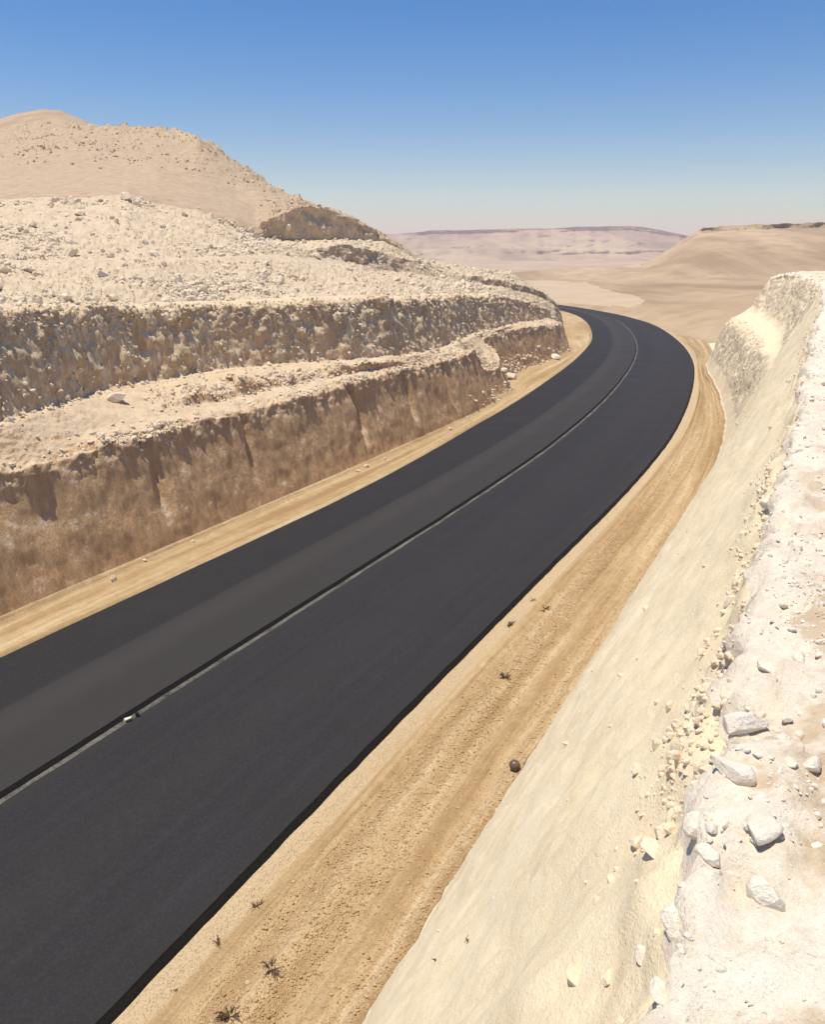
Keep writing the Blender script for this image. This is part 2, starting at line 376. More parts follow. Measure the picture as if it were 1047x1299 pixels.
# ------------------------------------------------------------------ the road: two asphalt lanes laid in separate passes
su = np.concatenate([np.arange(-24, 60, 0.2), np.arange(60, 190, 0.5)])
tL = blur(np.interp(su, [-24, -6, 8, 14, 25, 46, 64, 78, 101, 128, 190], [-4.8, -4.8, -4.65, -4.8, -5.25, -5.35, -5.1, -4.7, -4.7, -4.2, -4.2]), 25) + 0.03 * n1(su, 0.3, 5)
tR = blur(np.interp(su, [-24, -12, 7, 28, 46, 60, 78, 92, 111, 130, 190], [5.4, 5.4, 5.35, 5.6, 5.5, 5.4, 4.95, 4.6, 3.6, 3.2, 3.2]), 25)
tRe = tR + 0.035 * n1(su, 0.9, 8, 4)
tC = 0.1 + 0.05 * n1(su, 0.15, 3) + 0.018 * n1(su, 1.5, 4)
def ribbon(name, ts, zs, mat, label=None):
    P = np.stack([st2xyz(su, t, 0) + np.array([0, 0, 1.0]) * np.asarray(z).reshape(-1, 1) for t, z in zip(ts, zs)])
    UV = np.stack([np.stack([su, np.broadcast_to(t, su.shape)], -1) for t in ts])
    return grid_mesh(name, P, mat, UV, label=label)
one = np.ones_like(su)
HL = 0.085                                             # the left pass lies a lift higher than the right one
fr = np.linspace(0, 1, 14)
tl_in = tC - 0.10
o = ribbon('road', [tL + (tl_in - tL) * f for f in fr], [HL * one + 0.03 * math.sin(math.pi * f) for f in fr], M['asph_l'], 'left lane of fresh black asphalt with a paler inner half')
tr_in = tC + 0.11
o = ribbon('road', [tr_in + (tRe - tr_in) * f for f in fr], [0.0 * one + 0.03 * math.sin(math.pi * f) for f in fr], M['asph_r'], 'right lane of fresh black asphalt')
seam_z = 0.008 + 0.006 * n1(su, 2.0, 9)
o = ribbon('road_seam', [tl_in, tl_in + 0.035, tC + 0.0], [HL * one, HL * one - 0.03, one * 0.0], M['edge'], 'raised edge of the left lane at the joint, its shade painted black')
o = ribbon('road_seam', [tC + 0.0, tC + 0.05, tr_in + 0.02 + 0.07 * n1(su, 0.5, 2, 5, .65)], [one * 0.006, one * 0.012, 0.004 * one], M['seam'], 'dusty grey strip along the centre joint')
te1 = tRe + 0.025; te2 = tRe + 0.06 + 0.04 * n1(su, 1.3, 14, 5, .7); te3 = te2 + 0.05
o = ribbon('road_edge', [tRe, te1, te2, te3, te3 + 0.06], [0 * one, -0.045 * one, -0.05 * one, -0.11 * one, -0.30 * one], M['edge'], 'bitumen edge stepping down on the right side, its shade painted black')
o = ribbon('road_edge', [tL - 0.12, tL], [-0.12 * one, HL * one], M['edge'], 'bitumen edge on the left side, painted the same shadow black')

# ------------------------------------------------------------------ left side: shoulder, lower cut face, ledge, upper cut face
sa = np.concatenate([np.arange(-16, 32, 0.09), np.arange(32, 70, 0.14), np.arange(70, 150, 0.4)])
def L_(pts, n=0):
    a = np.array(pts, float); r = np.interp(sa, a[:, 0], a[:, 1]); return blur(r, n) if n else r
tA0 = np.interp(sa, su, tL)
t1 = L_([(-16, -6.6), (18, -6.6), (29, -6.35), (32.5, -6.4), (34.5, -6.9), (37, -6.7), (39, -7.0), (41, -8.7), (49, -8.6), (55, -7.5), (64, -6.5), (68, -6.9), (71, -8.2), (75, -11), (81, -15), (150, -17)], 7)
h1 = L_([(-16, 3.8), (20, 3.8), (28, 3.6), (32, 3.5), (33.5, 2.2), (37.5, 2.0), (39.5, 2.6), (41, 3.45), (54, 3.3), (60, 3.0), (66, 2.7), (70, 2.3), (75, 1.3), (81, .2), (150, 0.1)], 5)
t2m = t1 - h1 / math.tan(math.radians(73)) + 0.16 * n1(sa, 0.25, 21)
t2 = t2m - 0.10 + 0.17 * n1(sa, 1.0, 22, 4, 0.65)
h1n = h1 + 0.25 * n1(sa, 0.3, 23) + 0.16 * n1(sa, 1.7, 24, 4, 0.7)
t4 = L_([(-16, -9.5), (-2, -9.6), (1, -10.4), (4, -11.9), (11, -12.2), (16, -10.6), (19, -9.3), (23, -8.75), (29, -8.9), (41, -10.6), (53, -10.2), (63, -9.2), (67, -8.7), (71, -10.5), (75, -13.5), (81, -17.5), (150, -19)], 25)
t4 = np.minimum(t4, t2 - 0.55) + 0.2 * n1(sa, 0.5, 31)
h4 = L_([(-16, 5.0), (0, 4.95), (12, 4.75), (18, 4.6), (24, 4.3), (30, 4.1), (42, 3.9), (54, 3.7), (65, 3.3), (70, 2.6), (75, 1.6), (81, .4), (150, 0.2)], 25)
h5 = L_([(-16, 8.2), (1, 8.0), (8, 7.55), (15, 7.4), (22, 7.35), (28, 7.0), (40, 6.6), (52, 6.0), (60, 5.0), (66, 4.0), (70, 3.1), (75, 1.9), (81, .5), (150, 0.3)], 15)
t5 = t4 - (h5 - h4) / math.tan(math.radians(72)) + 0.35 * n1(sa, 0.4, 41) + 0.28 * n1(sa, 1.3, 42, 4, 0.65)
h5n = h5 + 0.25 * n1(sa, 0.5, 43) + 0.18 * n1(sa, 1.9, 44, 4, 0.7)
f3 = 0.45 + 0.12 * n1(sa, 0.2, 33)
t3 = t2 + (t4 - t2) * f3
h3 = h1 + (h4 - h1) * 0.35 + 0.12 * n1(sa, 0.5, 34)
def line(t, z): return st2xyz(sa, t, 0) + np.stack([0 * sa, 0 * sa, np.broadcast_to(z, sa.shape)], -1)
tb1 = t1 + 0.25
linesA = [line(tA0 + 0.15, -0.10), line(tA0 - 0.1, 0.075), line(tA0 - 0.45, 0.10), line((tA0 + tb1) / 2 - .1, 0.05), line(tb1, 0.14), line(t1, 0.28),
          line(t2m * .86 + t1 * .14, (h1 - 0.25) * .86), line(t2, h1n), line(t2 - 0.35, h1n + 0.10), line(t3, h3), line(t4 + 0.35, h4 - 0.12), line(t4, h4),
          line((t4 + t5) / 2, (h4 + h5) / 2), line(t5, h5n), line(t5 - 0.5, h5n + 0.12), line(t5 - 3.0, h5 + 0.15), line(t5 - 5, np.minimum(h5 - 2.0, np.interp(sa, [60, 72], [6, -1])))]
cntA = [2, 4, 6, 6, 3, 34, 10, 5, 16, 16, 5, 14, 18, 6, 14, 3]
PA, vA = loft(linesA, cntA)
NA = normals(PA)
if np.median(NA[..., 2]) < 0: NA = -NA
V = vA[:, None] + 0 * PA[..., 0]
wallm = np.maximum(band(V, 5.0, 7.2), band(V, 11.0, 13.2)); benchm = np.maximum(band(V, 7.5, 11.0, .3), band(V, 13.3, 15.2, .2)); shm = band(V, 0.9, 4.6, .3)
lipm = np.maximum(band(V, 6.5, 8.1, .3), band(V, 12.4, 14.2, .3))
Sg = np.broadcast_to(sa, V.shape)
q = PA.copy()
cqa = PA + 0.25 * np.stack([fbm(PA * 1.5, 3, 181), fbm(PA * 1.5, 3, 182), fbm(PA * 1.5, 3, 183)], -1)
blkA = perlin(np.floor(cqa * 2.6) * 0.71 + 0.37, 184); blkB = perlin(np.floor(cqa * 5.5) * 0.83 + 0.21, 185)
ribs = fbm(np.stack([Sg * 1.6, PA[..., 2] * 0.22, V], -1), 4, 51, 0.6)
teeth = fbm(np.stack([Sg * 5.5, PA[..., 2] * 0.5, V * .5], -1), 2, 55)
bulge = fbm(PA * np.array([0.35, 0.35, 0.5]), 3, 52)
chunk = fbm(PA * 1.5, 4, 53, 0.6)
strata = fbm(np.stack([Sg * 0.1, PA[..., 2] * 2.2, V * 0], -1), 2, 54)
d = wallm * (0.13 * ribs + 0.12 * bulge + 0.045 * chunk + 0.0 * strata + 0.05 * teeth)
d += wallm * (V > 10) * (0.22 * chunk + 0.14 * ribs)
rub = fbm(PA * 1.1, 5, 56, 0.62); rub2 = np.abs(fbm(PA * 2.6, 3, 57, 0.6))
d += benchm * (0.16 * rub + 0.10 * rub2) + lipm * (0.14 * fbm(PA * 2.1, 4, 58, 0.62) + 0.16 * blkA + 0.07 * blkB)
d += 0.42 * smooth(8.75, 8.95, V) * (1 - smooth(9.1, 10.2, V)) * smooth(3, 8, Sg) * (1 - smooth(19, 23, Sg)) * (0.7 + 1.2 * n1(Sg, .6, 45)) * (1 + .5 * blkA)
d += shm * 0.05 * fbm(PA * 1.5, 4, 59)
for (s0, w, dep) in ((15.6, 0.22, 0.45), (7.2, 0.15, .22), (21.0, .2, .35), (26.2, .18, .3), (2.2, .25, .25)):      # vertical clefts of the lower face
    d -= band(V, 5.4, 7.2, .3) * dep * np.exp(-((Sg - s0 - 0.12 * np.sin(PA[..., 2] * 2 + s0)) / w) ** 2)
d -= band(V, 5.6, 7.0, .4) * 0.2 * np.exp(-((Sg + 2.2) / 0.7) ** 2 - ((PA[..., 2] - 2.2) / 0.7) ** 2)
d -= band(V, 5.6, 7.0, .4) * 0.2 * np.exp(-((Sg + 3.6) / 0.6) ** 2 - ((PA[..., 2] - 2.9) / 0.9) ** 2)
d *= smooth(0.95, 1.6, V) * (1 - smooth(74, 82, Sg)) * (1 - 0.9 * smooth(15, 16, V))
far_f = 1.0 - 0.5 * smooth(70, 110, Sg)
PA = PA + NA * (d * far_f)[..., None]
rowof = lambda v: int(np.argmin(abs(vA - v)))
UVA = np.stack([Sg, V], -1)
r4, r10, = rowof(5.0), rowof(10.5)
grid_mesh('gravel_shoulder', PA[:r4 + 1], M['shoulder'], np.stack([Sg, 30 + (V - 1) * 0.42], -1)[:r4 + 1], label='narrow sandy shoulder between the left lane and the dark cut face')
grid_mesh('lower_rock_cut', PA[r4:r10 + 1], M['cut_low'], label='lower dark excavated rock face with a rubble ledge on top')
grid_mesh('upper_rock_cut', PA[r10:], M['cut_up'], label='upper excavated rock face streaked with pale chips')

# ------------------------------------------------------------------ hillside above the cuts, surveyed as contour lines (column, row, distance)
pxu = np.concatenate([np.arange(-330, -40, 4.0), np.arange(-40, 760, 1.4)])
def HLn(pts, dz=0.0):
    a = np.array(pts, float)
    P = at_d(pxu, np.interp(pxu, a[:, 0], a[:, 1]), np.interp(pxu, a[:, 0], a[:, 2])); P[:, 2] += dz; return P
P5 = line(t5 - 0.45, h5 - 0.02); keep = (sa > -15.5) & (sa < 64)
x5, y5 = project(P5[keep]); D5 = P5[keep][:, 1]; od = np.argsort(x5)
x5, y5, D5 = x5[od], blur(y5[od], 9), blur(D5[od], 9)
def b0(px): return np.interp(px, np.r_[x5, 730, 760], np.r_[y5, 405, 420]), np.interp(px, np.r_[x5, 730, 760], np.r_[D5, 92, 94])
yb, db = b0(pxu)
B = []
B.append(at_d(pxu, yb + 4, db) + np.array([0, 0, -0.25]))
B.append(HLn([(-330, 331, 34), (0, 331, 40), (100, 331, 42), (200, 330, 45), (330, 328, 52), (400, 334, 58), (460, 340, 63), (535, 347, 72), (565, 353, 76), (600, 358, 79), (640, 364, 83), (690, 377, 92), (720, 398, 97), (760, 415, 99)]))
B.append(HLn([(-330, 329, 35), (0, 329.5, 41), (100, 329.5, 43), (200, 328, 46.5), (330, 322, 54), (390, 328, 58.5), (420, 329, 61), (480, 335, 66), (535, 342, 73), (560, 347, 76.5), (600, 350, 79.5), (640, 355, 83.5), (690, 370, 92.4), (720, 397, 98), (760, 415, 100)]))
B.append(HLn([(-330, 318, 38), (0, 318, 44), (100, 318, 46), (200, 317, 49), (330, 313, 56), (385, 322, 59), (405, 315, 61), (440, 311, 63), (480, 320, 67), (530, 331.5, 74), (560, 337, 79), (600, 342, 84), (640, 347, 89), (690, 372, 97), (720, 398, 101), (760, 416, 103)]))
B.append(HLn([(-330, 255, 55), (0, 258, 58), (60, 252, 60), (110, 256, 60), (160, 247, 62), (200, 262, 63), (250, 268, 64), (300, 288, 65), (332, 303, 66), (400, 304.5, 69), (440, 304, 73), (485, 305, 80), (530, 328, 85), (560, 334, 90), (600, 340, 95), (655, 349, 99), (690, 374, 103), (760, 418, 106)]))
B.append(HLn([(-330, 250, 58), (0, 246, 62), (160, 243, 64), (250, 258, 67), (300, 276, 66.5), (325, 288, 66.4), (345, 275, 66.8), (370, 263, 67.9), (400, 261, 69.8), (440, 274, 73.8), (485, 297, 80.5), (530, 327, 86), (560, 335, 93), (600, 342, 98), (655, 352, 102), (690, 378, 106), (760, 420, 109)]))
B.append(HLn([(-330, 214, 88), (0, 214, 90), (200, 214, 92), (250, 226, 92), (300, 245, 91), (345, 254, 89), (390, 259.5, 87), (440, 275, 88), (490, 300, 92), (530, 330, 96), (600, 346, 104), (760, 422, 112)]))
cx = [(-330, 178), (-150, 168), (-60, 166), (0, 163.5), (35, 160), (60, 157.5), (130, 158), (180, 161), (228, 164), (250, 174), (270, 186), (310, 214), (350, 240.5), (390, 257), (440, 275.5), (490, 301)]
B.append(HLn([(x, y + 8, 116 - 0.02 * max(0, x)) for x, y in cx[:9]] + [(x, y + 4, 106 - 0.03 * (x - 228)) for x, y in cx[9:]] + [(540, 338, 102), (620, 352, 110), (760, 424, 115)]))
B.append(HLn([(x, y, 121 - 0.02 * max(0, x)) for x, y in cx[:9]] + [(x, y, 112 - 0.035 * (x - 228)) for x, y in cx[9:]] + [(540, 339, 106), (620, 354, 114), (760, 425, 118)]))
B.append(HLn([(x, y + 8, 150) for x, y in cx] + [(540, 342, 140), (620, 358, 145), (760, 420, 150)]))
zl = at_d(pxu, np.full_like(pxu, 330.0), 230.0); zl[:, 2] = -2.0; B.append(zl)
cntB = [46, 5, 16, 50, 16, 40, 22, 12, 6, 6]
PB, vB = loft(B, cntB)
PB[..., 2] -= 7 * smooth(702, 735, pxu)[None, :]
NB_ = normals(PB)
if np.median(NB_[..., 2]) < 0: NB_ = -NB_
VB = vB[:, None] + 0 * PB[..., 0]
dist = PB[..., 1]
rubz = band(VB, 0.05, 4.3, .25)
dB = rubz * (0.30 * fbm(PB * 0.55, 5, 61, 0.62) + 0.42 * np.abs(fbm(PB * 1.2, 4, 62, 0.65)) - .08 + 0.25 * fbm(PB * .2, 3, 63))
steep = (1 - smooth(0.45, 0.75, np.abs(NB_[..., 2])))
dB += steep * (0.6 * fbm(PB * np.array([1.2, 1.2, .45]), 5, 64, 0.62) + 0.9 * fbm(PB * .45, 4, 65))
dB += band(VB, 4.6, 5.7, .3) * smooth(300, 350, pxu)[None, :] * (0.9 * fbm(PB * .7, 5, 168, .65) - .1)
dB += band(VB, 5.2, 9.5, .5) * (0.5 * fbm(PB * 0.12, 4, 66) + 0.16 * fbm(PB * 0.9, 4, 67, .6) - .25 * np.abs(fbm(PB * np.array([.25, .25, .02]), 3, 69)))
dB += band(VB, 6.6, 8.6, .4) * 0.8 * np.maximum(0, fbm(PB * 0.6, 4, 68, 0.65)) * 1.6
dB *= smooth(0.0, 0.25, VB) * (1 - smooth(9, 10, VB))
# faint level haul track cut across the slope
dB *= 1 - 0.9 * np.exp(-((VB - 1.5) / 0.5) ** 4) * (PB[..., 0] < -5)
PB = PB + np.stack([NB_[..., 0] * dB * .6, NB_[..., 1] * dB * .6, NB_[..., 2] * dB], -1)
ho_ = grid_mesh('hillside', PB, M['hill'], label='stony hill with a flat summit above the excavated faces')
ho_.data.materials.append(M['scree'])
sc_ = (VB + .35 * fbm(PB * .12, 4, 193) > 4.35) | ((pxu[None, :] > 360) & (VB > 3.95))
ho_.data.polygons.foreach_set('material_index', sc_[:-1, :-1].astype(np.int32).reshape(-1))

# second summit behind the hill
px2 = np.arange(-420, 330, 5.0)
def pl(px, pts, dz=0):
    a = np.array(pts, float); P = at_d(px, np.interp(px, a[:, 0], a[:, 1]), np.interp(px, a[:, 0], a[:, 2])); P[:, 2] += dz; return P
H2 = [pl(px2, [(-420, 300, 190), (330, 300, 190)]), pl(px2, [(-420, 215, 225), (-100, 180, 225), (0, 168, 225), (50, 160, 225), (110, 168, 225), (330, 290, 225)]),
      pl(px2, [(-420, 205, 250), (-100, 172, 250), (-20, 157, 250), (0, 151.5, 250), (30, 143, 250), (55, 139.5, 250), (75, 141, 250), (105, 153, 250), (150, 180, 250), (330, 290, 250)]),
      pl(px2, [(-420, 225, 300), (-100, 185, 300), (0, 160, 300), (55, 148, 300), (105, 163, 300), (330, 300, 300)])]
PH, vH = loft(H2, [16, 16, 16])
PH[..., 2] += 1.2 * fbm(PH * 0.03, 4, 71) + .3 * fbm(PH * .2, 4, 72)
grid_mesh('hill', PH, M['mesa'], label='small rounded summit peeping up behind the hill')

# ------------------------------------------------------------------ right side: wide gravel shoulder, bank, pale gravel top
sb = np.concatenate([np.arange(-30, -20, 0.15), np.arange(-20, 2, 0.05), np.arange(2, 30, 0.1), np.arange(30, 75, 0.15), np.arange(75, 190, 0.6)])
def R_(pts, n=0):
    a = np.array(pts, float); r = np.interp(sb, a[:, 0], a[:, 1]); return blur(r, n) if n else r
e0 = np.interp(sb, su, tR)
endf = 1 - smooth(55.5, 63.0, sb + 1.2 * n1(sb, .3, 80))            # the bank ends where the valley opens
tb = R_([(-30, 8.75), (0, 8.65), (20, 8.6), (31, 8.3), (42, 7.5), (52, 6.6), (58, 6.4), (65, 7.5), (90, 8.5), (190, 8.5)], 9) + 0.10 * n1(sb, .4, 191) + 0.09 * n1(sb, 1.7, 192, 4, .65)
farw = smooth(20, 38, sb)
tcr = R_([(-30, 12.75), (-7, 12.65), (6, 12.2), (21, 11.9), (40, 11.9), (52, 11.2), (58, 10.2), (66, 12), (190, 14)], 15) + 0.12 * n1(sb, .5, 81) + 0.12 * n1(sb, 1.6, 82, 4, .6) + 0.5 * farw * n1(sb, .12, 83)
zcr = R_([(-30, 8.35), (0, 8.35), (30, 8.3), (50, 8.3), (58, 7.6), (66, 7), (190, 4)], 15) + 0.08 * n1(sb, .8, 84, 4, .6)
zlow = np.interp(farw, [0, 1], [4.6, 4.4])
tlow = tb + (tcr - tb) * np.interp(farw, [0, 1], [0.50, 0.33])
tben = tb + (tcr - tb) * np.interp(farw, [0, 1], [0.57, 0.72])
zben = np.interp(farw, [0, 1], [5.15, 5.1])
def lr(t, z): return st2xyz(sb, t, 0) + np.stack([0 * sb, 0 * sb, np.broadcast_to(z, sb.shape)], -1)
gz = -0.22 + 0 * sb
def E(z): return gz + (z - gz) * endf + (1 - endf) * 0.15
w = tb - e0
linesR = [lr(e0 - 0.3, -0.30), lr(e0 + 0.10, -0.115), lr(e0 + 0.6, -0.085), lr(e0 + w * 0.36, -0.10), lr(e0 + w * 0.62, -0.06), lr(e0 + w * 0.85, -0.02), lr(tb - 0.1, 0.08), lr(tb + 0.08, E(0.30)),
          lr(tlow, E(zlow)), lr(tben, E(zben)), lr(tcr - 0.12, E(zcr - 0.45)), lr(tcr + 0.10, E(zcr)), lr(tcr + 0.8, E(zcr + 0.10)), lr(tcr + 3.0, E(zcr + 0.16)), lr(tcr + 9, E(zcr + 0.35)), lr(tcr + 26, E(zcr + 1.2)), lr(tcr + 60, E(zcr + 2.0)), lr(tcr + 80, -1.5)]
cntR = [2, 5, 14, 14, 12, 5, 3, 40, 8, 34, 10, 18, 44, 40, 26, 14, 3]
PR, vR = loft(linesR, cntR)
ker = np.hanning(19)[1:-1]; ker /= ker.sum()
pad = np.pad(PR, ((8, 8), (0, 0), (0, 0)), mode='edge'); PS = sum(pad[i:i + len(PR)] * ker[i] for i in range(17))
wsm = (band(vR, 7.4, 11.8, .4)[:, None] * farw[None, :])[..., None]
PR = PR * (1 - wsm) + PS * wsm
NR = normals(PR)
if np.median(NR[..., 2]) < 0: NR = -NR
VR = vR[:, None] + 0 * PR[..., 0]; SR = np.broadcast_to(sb, VR.shape)
TR = (xr := None)
cr_amp = band(VR, 10.2, 12.3, .5)
shz = band(VR, 1.3, 6.3, .4)
latR = (VR - 2) / 4.0
ruts = 0.05 * np.sin(latR * 22 + 1.5 * np.sin(SR * 0.06)) * (0.6 + 0.8 * fbm(np.stack([SR * .08, latR * 2, latR * 0], -1), 3, 90))
dR = shz * (ruts * 1.5 + 0.07 * fbm(np.stack([SR * .05, latR * 9, latR * 0], -1), 3, 190) + 0.05 * fbm(PR * np.array([1.2, 1.2, 1]), 5, 91, .65) + 0.05 * np.maximum(0, np.sin(latR * 7.5 - 1.0)) * fbm(PR * 4, 3, 92))
facez = band(VR, 7.1, 10.6, .25)
dR += facez * (0.10 * fbm(PR * .5, 4, 93) + 0.04 * fbm(PR * 3, 5, 94, .62) + 0.05 * fbm(np.stack([SR * 1.3, VR * .5, VR * 0], -1), 4, 196, .6))
rough_far = smooth(18, 32, SR) * facez * (np.maximum(band(VR, 7.2, 8.2, .3), band(VR, 9.0, 11.0, .3)))
dR += rough_far * (0.40 * fbm(PR * np.array([.6, .6, .5]), 5, 95, .6) + .08 * fbm(PR * 3, 3, 96))
cq = PR + 0.12 * np.stack([fbm(PR * 3, 3, 161), fbm(PR * 3, 3, 162), fbm(PR * 3, 3, 163)], -1)
blk = perlin(np.floor(cq * 5.5) * 0.71 + 0.37, 164); blk2 = perlin(np.floor(cq * 13) * 0.83 + 0.21, 165)       # broken blocks along the lip
lip2 = band(VR, 10.6, 12.6, .35)
dR += cr_amp * (0.14 * fbm(PR * 1.6, 5, 97, .62) + 0.06 * fbm(PR * 4.5, 3, 98)) + lip2 * (0.07 * blk + 0.012 * blk2)
topz = smooth(11.5, 12.6, VR)
dR += topz * (0.07 * fbm(PR * .9, 5, 99, .55) + 0.02 * fbm(PR * 4, 4, 100, .6))
dR *= smooth(0.8, 1.6, VR) * (1 - smooth(16, 17, VR))
PR = PR + NR * dR[..., None]
rowR = lambda v: int(np.argmin(abs(vR - v)))
ra, rb2 = rowR(6.75), rowR(10.75)
grid_mesh('gravel_shoulder', PR[:ra + 1], M['shoulder'], np.stack([SR, (VR - 1) * 0.6], -1)[:ra + 1], label='wide rutted gravel shoulder between the right lane and the pale bank')
grid_mesh('cut_bank', PR[ra:rb2 + 1], M['bank'], label='smooth beige bank in full sun on the right')
me = COL.objects['cut_bank'].data; me.materials.append(M['bank_rock'])
rf = (rough_far + 0.25 * fbm(PR * 1.2, 3, 101))[ra:rb2 + 1][:-1, :-1]
me.polygons.foreach_set('material_index', (rf > 0.45).astype(np.int32).reshape(-1))
grid_mesh('bank_top', PR[rb2:], M['top'], np.stack([SR, VR], -1)[rb2:], label='pale stony ground on top of the right bank')

# ------------------------------------------------------------------ desert floor, mesas
na, nr = 220, 130
ang = np.linspace(0, 2 * math.pi, na); rad = np.r_[0.5, np.geomspace(3, 5200, nr)]
AG, RG = np.meshgrid(ang, rad)
PG = np.stack([RG * np.sin(AG), RG * np.cos(AG), 0 * AG], -1)
PG[..., 2] = -0.75 - 0.0045 * np.clip(RG - 300, 0, 1200) + smooth(180, 500, RG) * (0.8 * fbm(PG * 0.006, 4, 110) + .6)
grid_mesh('desert_ground', PG, M['desert'], label='flat pale desert floor')

pxm = np.concatenate([np.arange(640, 1060, 2.2), np.arange(1060, 1900, 8.0)])
def ml(pts, z=None):
    P = pl(pxm, pts)
    if z is not None: P[:, 2] = z
    return P
Mx = [ml([(640, 400, 175), (700, 400, 150), (790, 400, 122), (850, 400, 100), (900, 400, 86), (1000, 400, 84), (1900, 400, 100)], -0.55),
      ml([(640, 378, 175), (700, 379, 163), (790, 384, 142), (850, 392, 122), (890, 394, 112), (950, 384, 112), (1047, 372, 112), (1900, 350, 110)]),
      ml([(640, 363, 212), (700, 363, 215), (760, 366, 203), (790, 369, 190), (850, 371, 170), (900, 366, 165), (1047, 356, 160), (1900, 335, 150)]),
      ml([(640, 354, 262), (700, 353, 262), (790, 355, 250), (830, 355, 235), (870, 353, 225), (950, 350, 220), (1047, 345, 215), (1900, 320, 200)]),
      ml([(640, 347, 295), (690, 342, 295), (740, 337, 295), (790, 338, 295), (820, 341, 290), (845, 331, 285), (870, 318, 280), (900, 307, 275), (950, 304, 272), (1047, 300, 270), (1900, 285, 260)]),
      ml([(640, 352, 340), (690, 348, 340), (740, 343, 340), (790, 341, 340), (815, 337, 335), (840, 324, 318), (860, 312, 313), (880, 300.5, 313), (890, 295.5, 313), (930, 293, 313), (980, 290, 313), (1047, 288, 313), (1900, 265, 313)]),
      ml([(640, 352, 360), (690, 348, 360), (740, 343, 360), (790, 341, 355), (815, 336, 345), (840, 322, 325), (860, 308, 318), (880, 295, 316), (892, 289, 315), (930, 286.5, 315), (980, 284.5, 315), (1047, 282, 315), (1900, 255, 315)]),
      ml([(640, 350, 520), (740, 343, 520), (790, 341, 500), (815, 337, 480), (840, 325, 470), (880, 300, 460), (930, 292, 460), (1900, 275, 460)]),
      ml([(640, 350, 900), (1900, 350, 900)], -4.0)]
PM, vM = loft(Mx, [12, 14, 14, 18, 22, 6, 10, 4])
VM = vM[:, None] + 0 * PM[..., 0]
PM[..., 2] += smooth(0.3, 1, VM) * (1 - smooth(7, 8, VM)) * (0.5 * fbm(PM * 0.03, 4, 120) + 0.12 * fbm(PM * .2, 4, 121))
gul = fbm(np.stack([PM[..., 0] * 0.09, PM[..., 1] * .012, 0 * VM], -1), 4, 122, .6)
hi = smooth(840, 900, project(PM)[0])
PM[..., 1] += band(VM, 3.2, 5.8, .6) * hi * 9 * gul
PM[..., 2] += band(VM, 4.8, 6.4, .3) * hi * 0.9 * fbm(PM * np.array([.16, .16, .3]), 4, 123, .65)
PM[..., 1] += band(VM, 4.8, 6.3, .2) * hi * 2.5 * fbm(PM * np.array([.2, .05, .3]), 4, 124, .65)
mo = grid_mesh('mesa', PM, M['mesa'], label='tan flat-topped mesa with sloping sides beyond the right bank')
mo.data.materials.append(M['track'])
pxg = project(PM)[0]
tr_ = (band(VM + .3 * fbm(PM * .02, 3, 170), 0.70, 2.55, .02) > .5) & (pxg < 805 + 70 * fbm(PM * np.array([.03, .012, 0]), 4, 171) - 40 * np.abs(VM - 1.4)) | (band(VM + .2 * fbm(PM * .02, 3, 172), 4.9, 7.6, .02) > .5) & (pxg < 812)
mo.data.polygons.foreach_set('material_index', tr_[:-1, :-1].astype(np.int32).reshape(-1))
# pale beaten track over the valley floor
def mz(i, f): return Mx[i] * (1 - f) + Mx[i + 1] * f

pxf = np.arange(-500, 1900, 3.0)
crest = [(-500, 300), (300, 298), (440, 297), (490, 296.5), (530, 295), (546, 292.5), (600, 291.5), (650, 290), (700, 290), (740, 287.5), (800, 286.5), (815, 287.5), (835, 291), (860, 296.5), (890, 302), (950, 306), (1050, 309), (1900, 309)]
cxx, cyy = np.array(crest).T
cy = np.interp(pxf, cxx, cyy) + 0.8 * n1(pxf, .05, 130, 4, .6)
def fl(y, D): return at_d(pxf, np.broadcast_to(y, pxf.shape), np.broadcast_to(D, pxf.shape))
amp = np.clip((318 - cy) / 30, 0, 1)
jd = 60 * n1(pxf, .02, 131, 4, .6)
F_ = [fl(336, 950), fl(333 - 3 * amp, 1000 + jd), fl(331 - 8 * amp, 1120 + jd), fl(327 - 12 * amp + n1(pxf, .03, 132), 1140 + jd), fl(324 - 11 * amp, 1290 + jd), fl(cy + 17 * amp, 1350 + jd * 1.3), fl(cy + 8 * amp, 1430 + jd * 1.4), fl(cy + 5.5 * amp, 1455 + jd * 1.5), fl(cy, 1462 + jd * 1.5), fl(cy + 2, 2200), fl(330, 3000)]
PF, vF = loft(F_, [4, 8, 5, 8, 6, 8, 5, 5, 6, 4])
VF = vF[:, None] + 0 * PF[..., 0]
PF[..., 2] += band(VF, 1, 8.2, .5) * 2.2 * fbm(PF * np.array([.012, .006, .03]), 5, 133, .65)
PF[..., 1] += band(VF, 1.5, 7.5, .5) * 45 * fbm(PF * np.array([.008, .003, .06]), 5, 134, .65)
grid_mesh('far_mesa', PF, M['far'], label='long hazy escarpment on the horizon')

